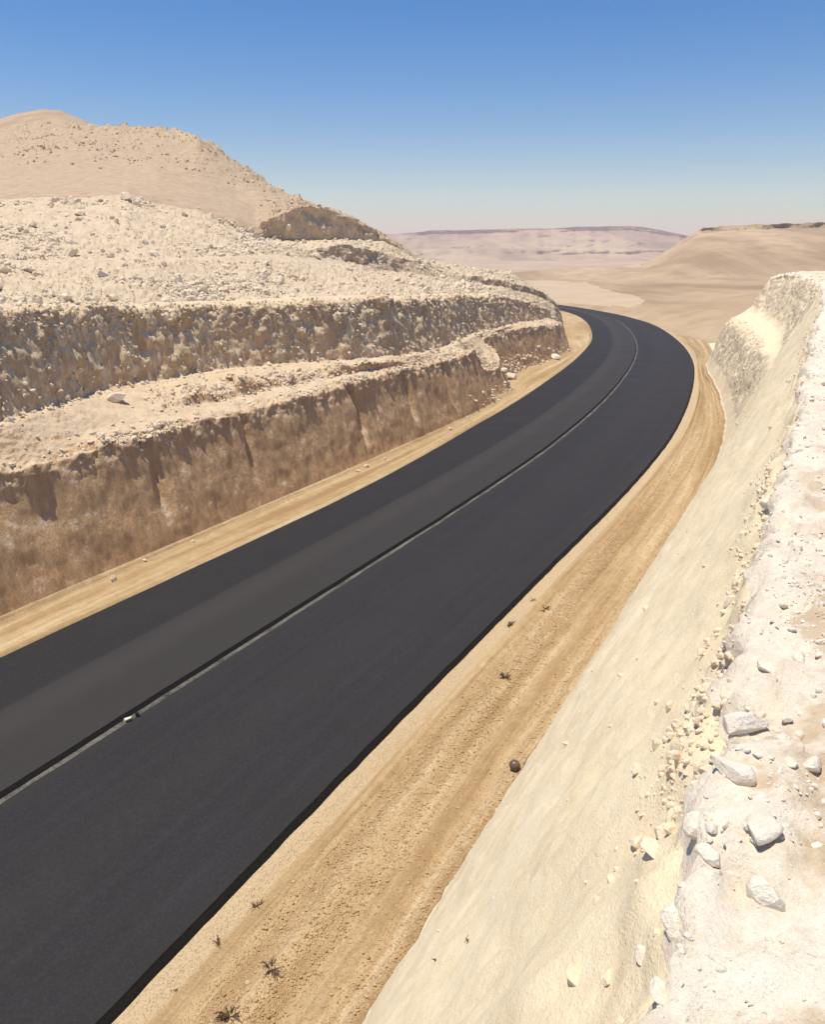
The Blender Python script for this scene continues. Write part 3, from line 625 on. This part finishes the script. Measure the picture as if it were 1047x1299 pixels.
# ------------------------------------------------------------------ stones
def ico(sub):
    bm = bmesh.new(); bmesh.ops.create_icosphere(bm, subdivisions=sub, radius=1.0)
    v = np.array([x.co[:] for x in bm.verts]); bm.verts.index_update()
    f = np.array([[x.index for x in fc.verts] for fc in bm.faces]); bm.free(); return v, f
ICO = {k: ico(k) for k in (1, 2, 3, 4)}
def rock_shape(sub, seed, planes=9, flat=(1, .85, .62), noise=0.05):
    r = np.random.default_rng(seed); v, f = ICO[sub]; v = v.copy()
    for _ in range(planes):
        n = r.normal(size=3); n /= np.linalg.norm(n); dd = r.uniform(0.55, 0.85)
        ex = np.maximum(0, v @ n - dd); v -= ex[:, None] * n[None]
    if noise: v += v * (noise * fbm(v * 1.8 + seed, 4, seed % 50, .6))[:, None]
    v *= np.array(flat) * r.uniform(.85, 1.15, 3)
    return v, f
def rand_rot(r, n, tilt=1.0):
    q = r.normal(size=(n, 4)); q /= np.linalg.norm(q, axis=1)[:, None]; a, b, c, d_ = q.T
    R = np.stack([1 - 2 * (c * c + d_ * d_), 2 * (b * c - d_ * a), 2 * (b * d_ + c * a), 2 * (b * c + d_ * a), 1 - 2 * (b * b + d_ * d_), 2 * (c * d_ - b * a), 2 * (b * d_ - c * a), 2 * (c * d_ + b * a), 1 - 2 * (b * b + c * c)], -1)
    return R.reshape(n, 3, 3)
SMALL = [rock_shape(1, 100 + i, 6, (1, .8, .6), 0.0) for i in range(14)]
MEDS = [rock_shape(2, 200 + i, 8, (1, .82, .62), 0.04) for i in range(14)]
def cell_area(P):
    a = P[1:, :-1] - P[:-1, :-1]; b = P[:-1, 1:] - P[:-1, :-1]
    return np.linalg.norm(np.cross(a, b), axis=-1)
def scatter(P, N, W, n, seed):
    """n random surface points with density weight W (cells)"""
    r = np.random.default_rng(seed); A = (cell_area(P) * W[:-1, :-1]).reshape(-1); A = np.maximum(A, 0)
    c = np.cumsum(A); idx = np.searchsorted(c, r.uniform(0, c[-1], n)); i, j = np.divmod(idx, P.shape[1] - 1)
    fu, fv = r.uniform(size=(2, n)); 
    p = (P[i, j] * ((1 - fu) * (1 - fv))[:, None] + P[i, j + 1] * (fu * (1 - fv))[:, None] + P[i + 1, j] * ((1 - fu) * fv)[:, None] + P[i + 1, j + 1] * (fu * fv)[:, None])
    return p, N[i, j]
def stones_mesh(name, pts, sizes, shapes, mat, seed, label, sink=0.25):
    r = np.random.default_rng(seed); n = len(pts); R = rand_rot(r, n); Vs, Fs, base = [], [], 0
    which = r.integers(0, len(shapes), n)
    for k in range(len(shapes)):
        m = which == k
        if not m.any(): continue
        v, f = shapes[k]
        X = np.einsum('nij,vj->nvi', R[m], v) * sizes[m][:, None, None]
        X[..., 2] *= 0.8
        X += pts[m][:, None, :] + np.array([0, 0, 1.0]) * (sizes[m] * (0.5 - sink))[:, None, None]
        Vs.append(X.reshape(-1, 3)); Fs.append((f[None] + (np.arange(m.sum()) * len(v))[:, None, None] + base).reshape(-1, 3)); base += m.sum() * len(v)
    o = raw_mesh(name, np.concatenate(Vs), np.concatenate(Fs), mat)
    o['kind'] = 'stuff'; o['label'] = label; return o
def psize(r, n, lo, hi, power=2.2):
    u = r.uniform(size=n); a = 1 - power
    return (lo ** a + u * (hi ** a - lo ** a)) ** (1 / a)
r_ = np.random.default_rng(5)
def sz(n, lo, hi, p=2.2): return psize(r_, n, lo, hi, p)

clA = 0.05 + np.clip(fbm(PA * .35, 3, 140) * 3.2 + .2, 0, 1.6) ** 2
WA_bench = (band(V, 7.4, 10.8, .2) + 0.5 * band(V, 13.2, 15.1, .1)) * clA * smooth(-16, -15, Sg)
WA_lip = band(V, 6.9, 8.2, .15) * clA * (1 + 1.5 * (1 - smooth(1, 6, Sg)))
WA_bench = WA_bench + 2.0 * band(V, 8.6, 9.3, .1) * smooth(3, 8, Sg) * (1 - smooth(19, 23, Sg)) + 1.2 * band(V, 10.2, 10.9, .1) * (1 - smooth(3, 8, Sg))
p, n_ = scatter(PA, NA, WA_bench + 5 * WA_lip, 9000, 1); stones_mesh('rubble', p, sz(9000, .035, .17), SMALL, M['rock'], 2, 'pale broken stones on the ledges of the left cut')
chute = np.clip(fbm(np.stack([Sg * .75, PA[..., 2] * .12, V * 0], -1), 3, 141, .6) * 5.0 - .4, 0, 1.5)
WA_w2 = band(V, 11.1, 13.1, .1) * chute * (1 - 0.75 * smooth(16, 26, Sg)) + 1.2 * band(V, 12.6, 14.0, .15) + .5 * band(V, 10.6, 11.6, .2)
p, n_ = scatter(PA, NA, WA_w2, 3200, 3); stones_mesh('rubble', p + n_ * 0.03, sz(3200, .04, .16), SMALL, M['rock'], 4, 'pale chips clinging to the upper cut face', .35)
WA_foot = band(V, 4.3, 5.4, .2) * np.exp(-((Sg - 45) / 9) ** 2) + .04 * band(V, 3.6, 4.9, .2)
p, n_ = scatter(PA, NA, WA_foot, 900, 5); stones_mesh('rubble', p, sz(900, .04, .3), SMALL, M['rock'], 6, 'broken stones at the foot of the lower cut face')
clB = 0.06 + np.clip(fbm(PB * .22, 4, 142, .6) * 4 + .35, 0, 1.7) ** 2
Wd = 1 / (1 + (dist / 60) ** 2)
WB = (band(VB, .05, 4.4, .15) * clB * (1 - 0.97 * band(VB, 0.95, 2.05, .12) * (PB[..., 0] < -3))) * Wd
p, n_ = scatter(PB, NB_, WB, 30000, 7); stones_mesh('rubble', p, sz(30000, .035, .45, 2.7), SMALL, M['rock'], 8, 'broken limestone rubble covering the slope above the cut', .4)
WB2 = band(VB, 6.2, 8.3, .3) * (0.1 + clB) + 1.6 * band(VB, 4.7, 6, .2) * smooth(320, 360, pxu)[None, :]
p, n_ = scatter(PB, NB_, WB2, 5000, 9); stones_mesh('rubble', p, sz(5000, .07, .30), SMALL, M['scree'], 10, 'dark weathered stones below the hill summit')

WR_sh = band(VR, 2.3, 6.2, .2) * (0.12 + 1.3 * np.maximum(0, np.sin(latR * 7.5 - 1.0 + .5 * np.sin(SR * .11))) ** 1.5 + .25 * smooth(.6, .9, latR)) * (1 / (1 + np.maximum(0, SR + 8) / 14) ** 1.2) * np.clip(.7 + 1.5 * fbm(np.stack([SR * .12, latR * 8, latR * 0], -1), 3, 150), .1, 2)
p, n_ = scatter(PR, NR, WR_sh, 60000, 11); stones_mesh('gravel', p, sz(60000, .011, .045, 2.4), SMALL, M['peb'], 12, 'loose ochre gravel on the right shoulder')
WR_cr = (band(VR, 10.0, 10.75, .12) * 1.0 + .005 * band(VR, 8.5, 10.4, .4) * (1 - farw[None, :])) * np.clip(.4 + 2.4 * fbm(PR * .8, 3, 151), .02, 2) * (1 / (1 + np.maximum(0, SR + 12) / 10))
p, n_ = scatter(PR, NR, WR_cr, 5500, 13); stones_mesh('rubble', p, sz(5500, .008, .04, 2.0), MEDS, M['rock'], 14, 'small pale stones along the edge of the right bank')
WR_top = band(VR, 11.0, 13.0, .15) * np.clip(.25 + 2.6 * fbm(PR * 1.3, 3, 152), .05, 2) * (1 / (1 + np.maximum(0, SR + 15) / 5) ** 1.4) * smooth(-17.5, -16.5, SR)
p, n_ = scatter(PR, NR, WR_top, 17000, 15); stones_mesh('gravel', p, sz(17000, .004, .032, 2.2), MEDS, M['white_rock'], 16, 'white gravel scattered over the bank top', .45)
WR_far = band(VR, 7.2, 12.5, .3) * smooth(20, 32, SR) * (np.maximum(band(VR, 7.2, 8.2, .2), band(VR, 9.2, 12.5, .2)))
p, n_ = scatter(PR, NR, WR_far * endf[None, :], 900, 17); stones_mesh('rubble', p, sz(900, .04, .13), SMALL, M['rock'], 18, 'stones sticking out of the rough far end of the right bank')

WR_lip = band(VR, 10.75, 11.9, .1) * np.clip(.3 + 2.5 * fbm(PR * 1.1, 3, 195), .0, 2) * smooth(-17.5, -16.5, SR) * (1 / (1 + np.maximum(0, SR + 14) / 12))
p, n_ = scatter(PR, NR, WR_lip, 1700, 19); stones_mesh('rubble', p, sz(1700, .012, .06, 2.1), MEDS, M['white_rock'], 20, 'broken white rock sticking out along the lip of the right bank', .5)
WR_toe = band(VR, 6.6, 7.3, .1) * (1 / (1 + np.maximum(0, SR + 8) / 14))
p, n_ = scatter(PR, NR, WR_toe, 900, 21); stones_mesh('rubble', p, sz(900, .012, .05, 2.2), SMALL, M['rock'], 22, 'pale crumbs fallen to the foot of the right bank')

# single stones: nearest surface point to a pixel of the survey
def on_grid(P, px, py):
    x, y = project(P); ok = P[..., 1] > 0.2
    e = np.where(ok, (x - px) ** 2 + (y - py) ** 2, 1e9)
    c = e < max(9.0, e.min() * 2); dd = np.where(c, P[..., 1], 1e9); k = np.unravel_index(np.argmin(dd), dd.shape)
    return P[k], k
BIG = [rock_shape(4, 300 + i, 11, (1, .8, .6), 0.07) for i in range(6)]
rock_meshes = {}
def rock_me(kind, k, mat):
    key = (kind, k, mat)
    if key not in rock_meshes:
        v, f = {'b': BIG, 'm': MEDS}[kind][k]; o = raw_mesh('rock', v, f, M[mat], smooth_=(kind == 'b'))
        rock_meshes[key] = o.data; bpy.data.objects.remove(o)
    return rock_meshes[key]
def place_rock(P3, size, label, kind='m', k=None, mat='rock', group=None, flat=0.8, rz=None, sink=.2, name='rock', tilt=.35):
    k = random.randrange(6 if kind == 'b' else 14) if k is None else k
    o = bpy.data.objects.new(name, rock_me(kind, k, mat)); COL.objects.link(o)
    o.scale = (size * random.uniform(.9, 1.2), size * random.uniform(.85, 1.1), size * flat)
    o.location = (P3[0], P3[1], P3[2] + size * flat * (0.5 - sink))
    o.rotation_euler = (random.uniform(-tilt, tilt), random.uniform(-tilt, tilt), random.uniform(0, 6.28) if rz is None else rz)
    o['label'] = label; o['category'] = 'rock'
    if group: o['group'] = group
    return o
def pix_rock(P, px, py, wpx, label, **kw):
    q, _ = on_grid(P, px, py); D = q[1] * ct - (q[2] - CAMH) * stt
    return place_rock(q, wpx / 2 / FPX * D, label, **kw)
pix_rock(PA, 147, 506, 34, 'large squared pale block alone on the ledge between the two cut faces', kind='b', k=0, rz=.4, flat=.75)
pix_rock(PR, 940, 925, 62, 'big white slab with a dark undercut side at the lip of the right bank', kind='b', k=1, mat='white_rock', flat=.8)
pix_rock(PR, 930, 985, 66, 'smooth white boulder half buried just below the undercut slab', kind='b', k=2, mat='white_rock', flat=.75, sink=.25)
pix_rock(PR, 968, 1050, 74, 'broad white rounded boulder with a dark gap under its lower edge', kind='b', k=3, mat='white_rock', flat=.75, sink=.2)
pix_rock(PR, 1008, 968, 24, 'small stone with a curved shadow right of the white boulders', kind='b', k=4, mat='white_rock')
pix_rock(PR, 806, 1066, 34, 'rounded beige stone, left one of the cluster halfway down the bank edge', kind='b', k=5, flat=.8)
pix_rock(PR, 838, 1052, 30, 'beige stone at the upper right of the cluster on the bank edge', kind='b', k=1)
pix_rock(PR, 828, 1085, 48, 'widest beige block of the cluster on the bank edge', kind='b', k=2, flat=.6)
pix_rock(PR, 733, 1248, 40, 'flat beige block low on the bank edge near the bottom of the photo', kind='b', k=3, flat=.6)
pix_rock(PR, 765, 1240, 24, 'small upright beige stone beside the flat block low on the bank', kind='b', k=4)
pix_rock(PR, 835, 1262, 50, 'pale angular slab lowest on the white lip near the bottom edge', kind='b', k=5, mat='white_rock', flat=.55)
pix_rock(PR, 812, 1215, 40, 'white tilted slab just above the lowest slab of the white lip', kind='b', k=0, mat='white_rock', flat=.8)
pix_rock(PR, 778, 1120, 18, 'single beige pebble stone left of the bank edge cluster', kind='b', k=3)
pix_rock(PR, 788, 856, 13, 'lone stone with a dark underside on the smooth beige bank', kind='b', k=4)
pix_rock(PR, 720, 942, 11, 'little grey stone at the foot of the bank above the brown ball', kind='b', k=2)
pix_rock(PR, 893, 828, 20, 'beige stone lying just left of the white bank lip', kind='b', k=1)
pix_rock(PR, 896, 718, 9, 'small stone high on the bank beside the middle of the lip', kind='b', k=0)
pix_rock(PR, 1002, 905, 20, 'small white stone behind the undercut slab', kind='b', k=5, mat='white_rock')
pix_rock(PB, 160, 250, 22, 'highest pale block crowning the rubble slope', kind='b', k=1)
pix_rock(PB, 100, 270, 18, 'pale block on the rubble slope left of the crowning block', kind='b', k=4)
pix_rock(PA, 650, 478, 22, 'pale boulder in the rubble below the recess of the lower cut', kind='b', k=3)
pix_rock(PA, 705, 452, 16, 'whitish boulder against the dark end of the lower cut', kind='b', k=5, mat='white_rock')
pix_rock(PA, 640, 470, 16, 'smaller pale boulder left in the recess of the lower cut', kind='b', k=0)
def many(P, N, W, n, seed, lo, hi, label, group, mat='rock'):
    p, _ = scatter(P, N, W, n, seed)
    for q, s in zip(p, sz(n, lo, hi, 1.6)): place_rock(q, s, label, group=group, mat=mat, tilt=1.5)
vis = (Sg > -5) * 1.0
many(PA, NA, (WA_bench * (V < 11) + WA_lip) * vis * (Sg < 40), 75, 31, .10, .2, 'pale angular stone among the loose rubble on the ledge of the left cut', 'loose stones on the ledge')
many(PB, NB_, WB * (PB[..., 0] > -32) * (VB < 4.5), 105, 32, .16, .36, 'pale broken limestone block in the rubble above the upper cut', 'blocks in the rubble above the cut')
many(PR, NR, WR_cr * (SR > -16) * (SR < 6), 55, 33, .03, .06, 'small beige stone in the line of rubble along the right bank edge', 'stones along the bank edge')
many(PR, NR, WR_top * (SR > -16.3) * (SR < 4) * (VR < 13.6), 45, 34, .018, .04, 'small white stone lying loose on the bank top', 'loose stones on the bank top', 'white_rock')

# stone caught in the road joint
q = at_z(np.float64(162), np.float64(913), 0.03)
place_rock(q, 0.10, 'pale chip of stone lying in the dusty joint between the two lanes', kind='b', k=2, mat='white_rock')
q = at_z(np.float64(174), np.float64(907), 0.03)
place_rock(q, 0.07, 'dark crumb of asphalt beside the pale chip in the road joint', kind='b', k=4, mat='edge', name='asphalt_lump')

# ------------------------------------------------------------------ the brown ball on the shoulder
q, _ = on_grid(PR, 655, 974)
bm = bmesh.new(); bmesh.ops.create_uvsphere(bm, u_segments=40, v_segments=24, radius=0.112)
for v in bm.verts:                                        # slightly flattened, with a shallow welt round it
    v.co.z *= 0.93
    a = math.atan2(v.co.y, v.co.x); v.co *= 1 + 0.012 * math.sin(3 * a) * (v.co.z / .135) + 0.02 * math.exp(-(v.co.z / .02) ** 2)
me = bpy.data.meshes.new('ball'); bm.to_mesh(me); bm.free(); me.materials.append(M['ball'])
for f in me.polygons: f.use_smooth = True
ball = bpy.data.objects.new('ball', me); COL.objects.link(ball); ball.location = (q[0], q[1], q[2] + 0.095); ball.rotation_euler = (.5, .3, 0)
ball['label'] = 'shiny dark brown ball on the gravel at the foot of the bank'; ball['category'] = 'ball'

# ------------------------------------------------------------------ dry weeds
def weed(px, py, wpx, label, P=None, stems=9, leaves=10, lean=0.0, seed=0, low=0.6):
    P = PR if P is None else P
    q, _ = on_grid(P, px, py); D = q[1] * ct - (q[2] - CAMH) * stt; R = wpx / 2 / FPX * D * 0.75
    root = bpy.data.objects.new('dry_weed', None); COL.objects.link(root); root.location = q - np.array([0, 0, .005])
    root['label'] = label; root['category'] = 'weed'
    r = np.random.default_rng(seed + 900); SV, SF, LV, LF = [], [], [], []
    def tube(pts, r0, r1):
        base = len(SV); pts = np.array(pts)
        for i, c in enumerate(pts):
            rr = r0 + (r1 - r0) * i / (len(pts) - 1); tdir = pts[min(i + 1, len(pts) - 1)] - pts[max(i - 1, 0)]; tdir /= np.linalg.norm(tdir) + 1e-9
            a = np.cross(tdir, [0.3, .5, .8]); a /= np.linalg.norm(a) + 1e-9; b = np.cross(tdir, a)
            for k in range(5): SV.append(c + rr * (math.cos(k * 1.2566) * a + math.sin(k * 1.2566) * b))
        for i in range(len(pts) - 1):
            for k in range(5): SF.append([base + i * 5 + k, base + i * 5 + (k + 1) % 5, base + (i + 1) * 5 + (k + 1) % 5, base + (i + 1) * 5 + k])
    for s in range(stems):
        a = r.uniform(0, 6.28); ln = R * r.uniform(.5, 1.15); up = r.uniform(.25, 1.0) * low
        pts = [np.zeros(3)]; dirv = np.array([math.cos(a) + lean, math.sin(a), up * 1.6])
        dirv /= np.linalg.norm(dirv)
        for k in range(5):
            pts.append(pts[-1] + dirv * ln / 5); dirv = dirv + r.normal(size=3) * .22; dirv[2] -= .06; dirv /= np.linalg.norm(dirv)
        for k in pts: k[2] = max(k[2], 0.004)
        tube(pts, max(.004, R * .045), max(.002, R * .02))
        for k in range(2):
            b0_ = pts[2 + k]; dv = dirv + r.normal(size=3) * .7; dv /= np.linalg.norm(dv); tube([b0_, b0_ + dv * ln * .2, b0_ + dv * ln * .36 + r.normal(size=3) * .01], max(.003, R * .028), max(.0015, R * .015))
        for k in range(leaves):
            c = pts[r.integers(2, 6)] + r.normal(size=3) * R * .07; d1 = r.normal(size=3); d1 /= np.linalg.norm(d1); d2 = np.cross(d1, r.normal(size=3)); d2 /= np.linalg.norm(d2)
            L = R * r.uniform(.08, .16); b = len(LV); LV.extend([c - d1 * L, c + d2 * L * .22, c + d1 * L, c - d2 * L * .22]); LF.append([b, b + 1, b + 2, b + 3])
    raw_mesh('stems', np.array(SV), np.array(SF), M['twig'], root, True)
    if leaves: raw_mesh('leaves', np.array(LV), np.array(LF), M['leaf'], root)
    return root
weed(640, 857, 30, 'dry tuft with a dark shadow on the gravel shoulder above the brown ball', seed=1, stems=14, leaves=16)
weed(646, 793, 34, 'dark dry stalks leaning out from the black edge of the right lane', seed=2, stems=9, leaves=6, lean=1.2)
weed(324, 1148, 30, 'dry dark sprig beside the asphalt edge, upper one of the pair near the bottom', seed=3, stems=8, leaves=8)
weed(274, 1193, 30, 'dry dark sprig beside the asphalt edge, lower one of the pair near the bottom', seed=4, stems=9, leaves=8)
weed(222, 1256, 18, 'tiny dry sprig in the rut closest to the bottom of the asphalt edge', seed=5, stems=6, leaves=5)
weed(293, 1290, 54, 'widest dry weed, spread over the gravel at the bottom of the photo', seed=6, stems=22, leaves=12, low=.35)
weed(345, 1230, 48, 'sparse grey weed lying flat on the sandy shoulder near the bottom', seed=7, stems=12, leaves=5, low=.25)
weed(596, 1194, 34, 'dark broken twig sticking out of the beige bank', seed=8, stems=4, leaves=0, low=1.0)
weed(690, 772, 26, 'small dry tuft in the shoulder rut farther up the road', seed=9, stems=8, leaves=8, low=.4)
weed(675, 759, 18, 'tiny dark weed touching the asphalt edge farther up the road', seed=10, stems=6, leaves=5, low=.3)
weed(552, 1217, 18, 'small grey twig on the bank left of the broken twig', seed=11, stems=5, leaves=0, low=.4)

# ------------------------------------------------------------------ desert haze
bm = bmesh.new(); bmesh.ops.create_cube(bm, size=1.0)
me = bpy.data.meshes.new('haze'); bm.to_mesh(me); bm.free()
hz = bpy.data.objects.new('haze', me); COL.objects.link(hz); hz.scale = (11000, 11000, 95); hz.location = (0, 0, 95 / 2 - 16)
hz['kind'] = 'stuff'; hz['label'] = 'thin desert haze'
hm, nt = new_mat('haze'); b = NB(nt)
vol = b.n('ShaderNodeVolumePrincipled'); vol.inputs['Color'].default_value = (0.90, 0.80, 0.86, 1); vol.inputs['Density'].default_value = 4.6e-4
ho = b.n('ShaderNodeOutputMaterial'); b.l(vol.outputs[0], ho.inputs['Volume']); me.materials.append(hm)
print('faces', sum(len(o.data.polygons) for o in SC.objects if o.type == 'MESH'))
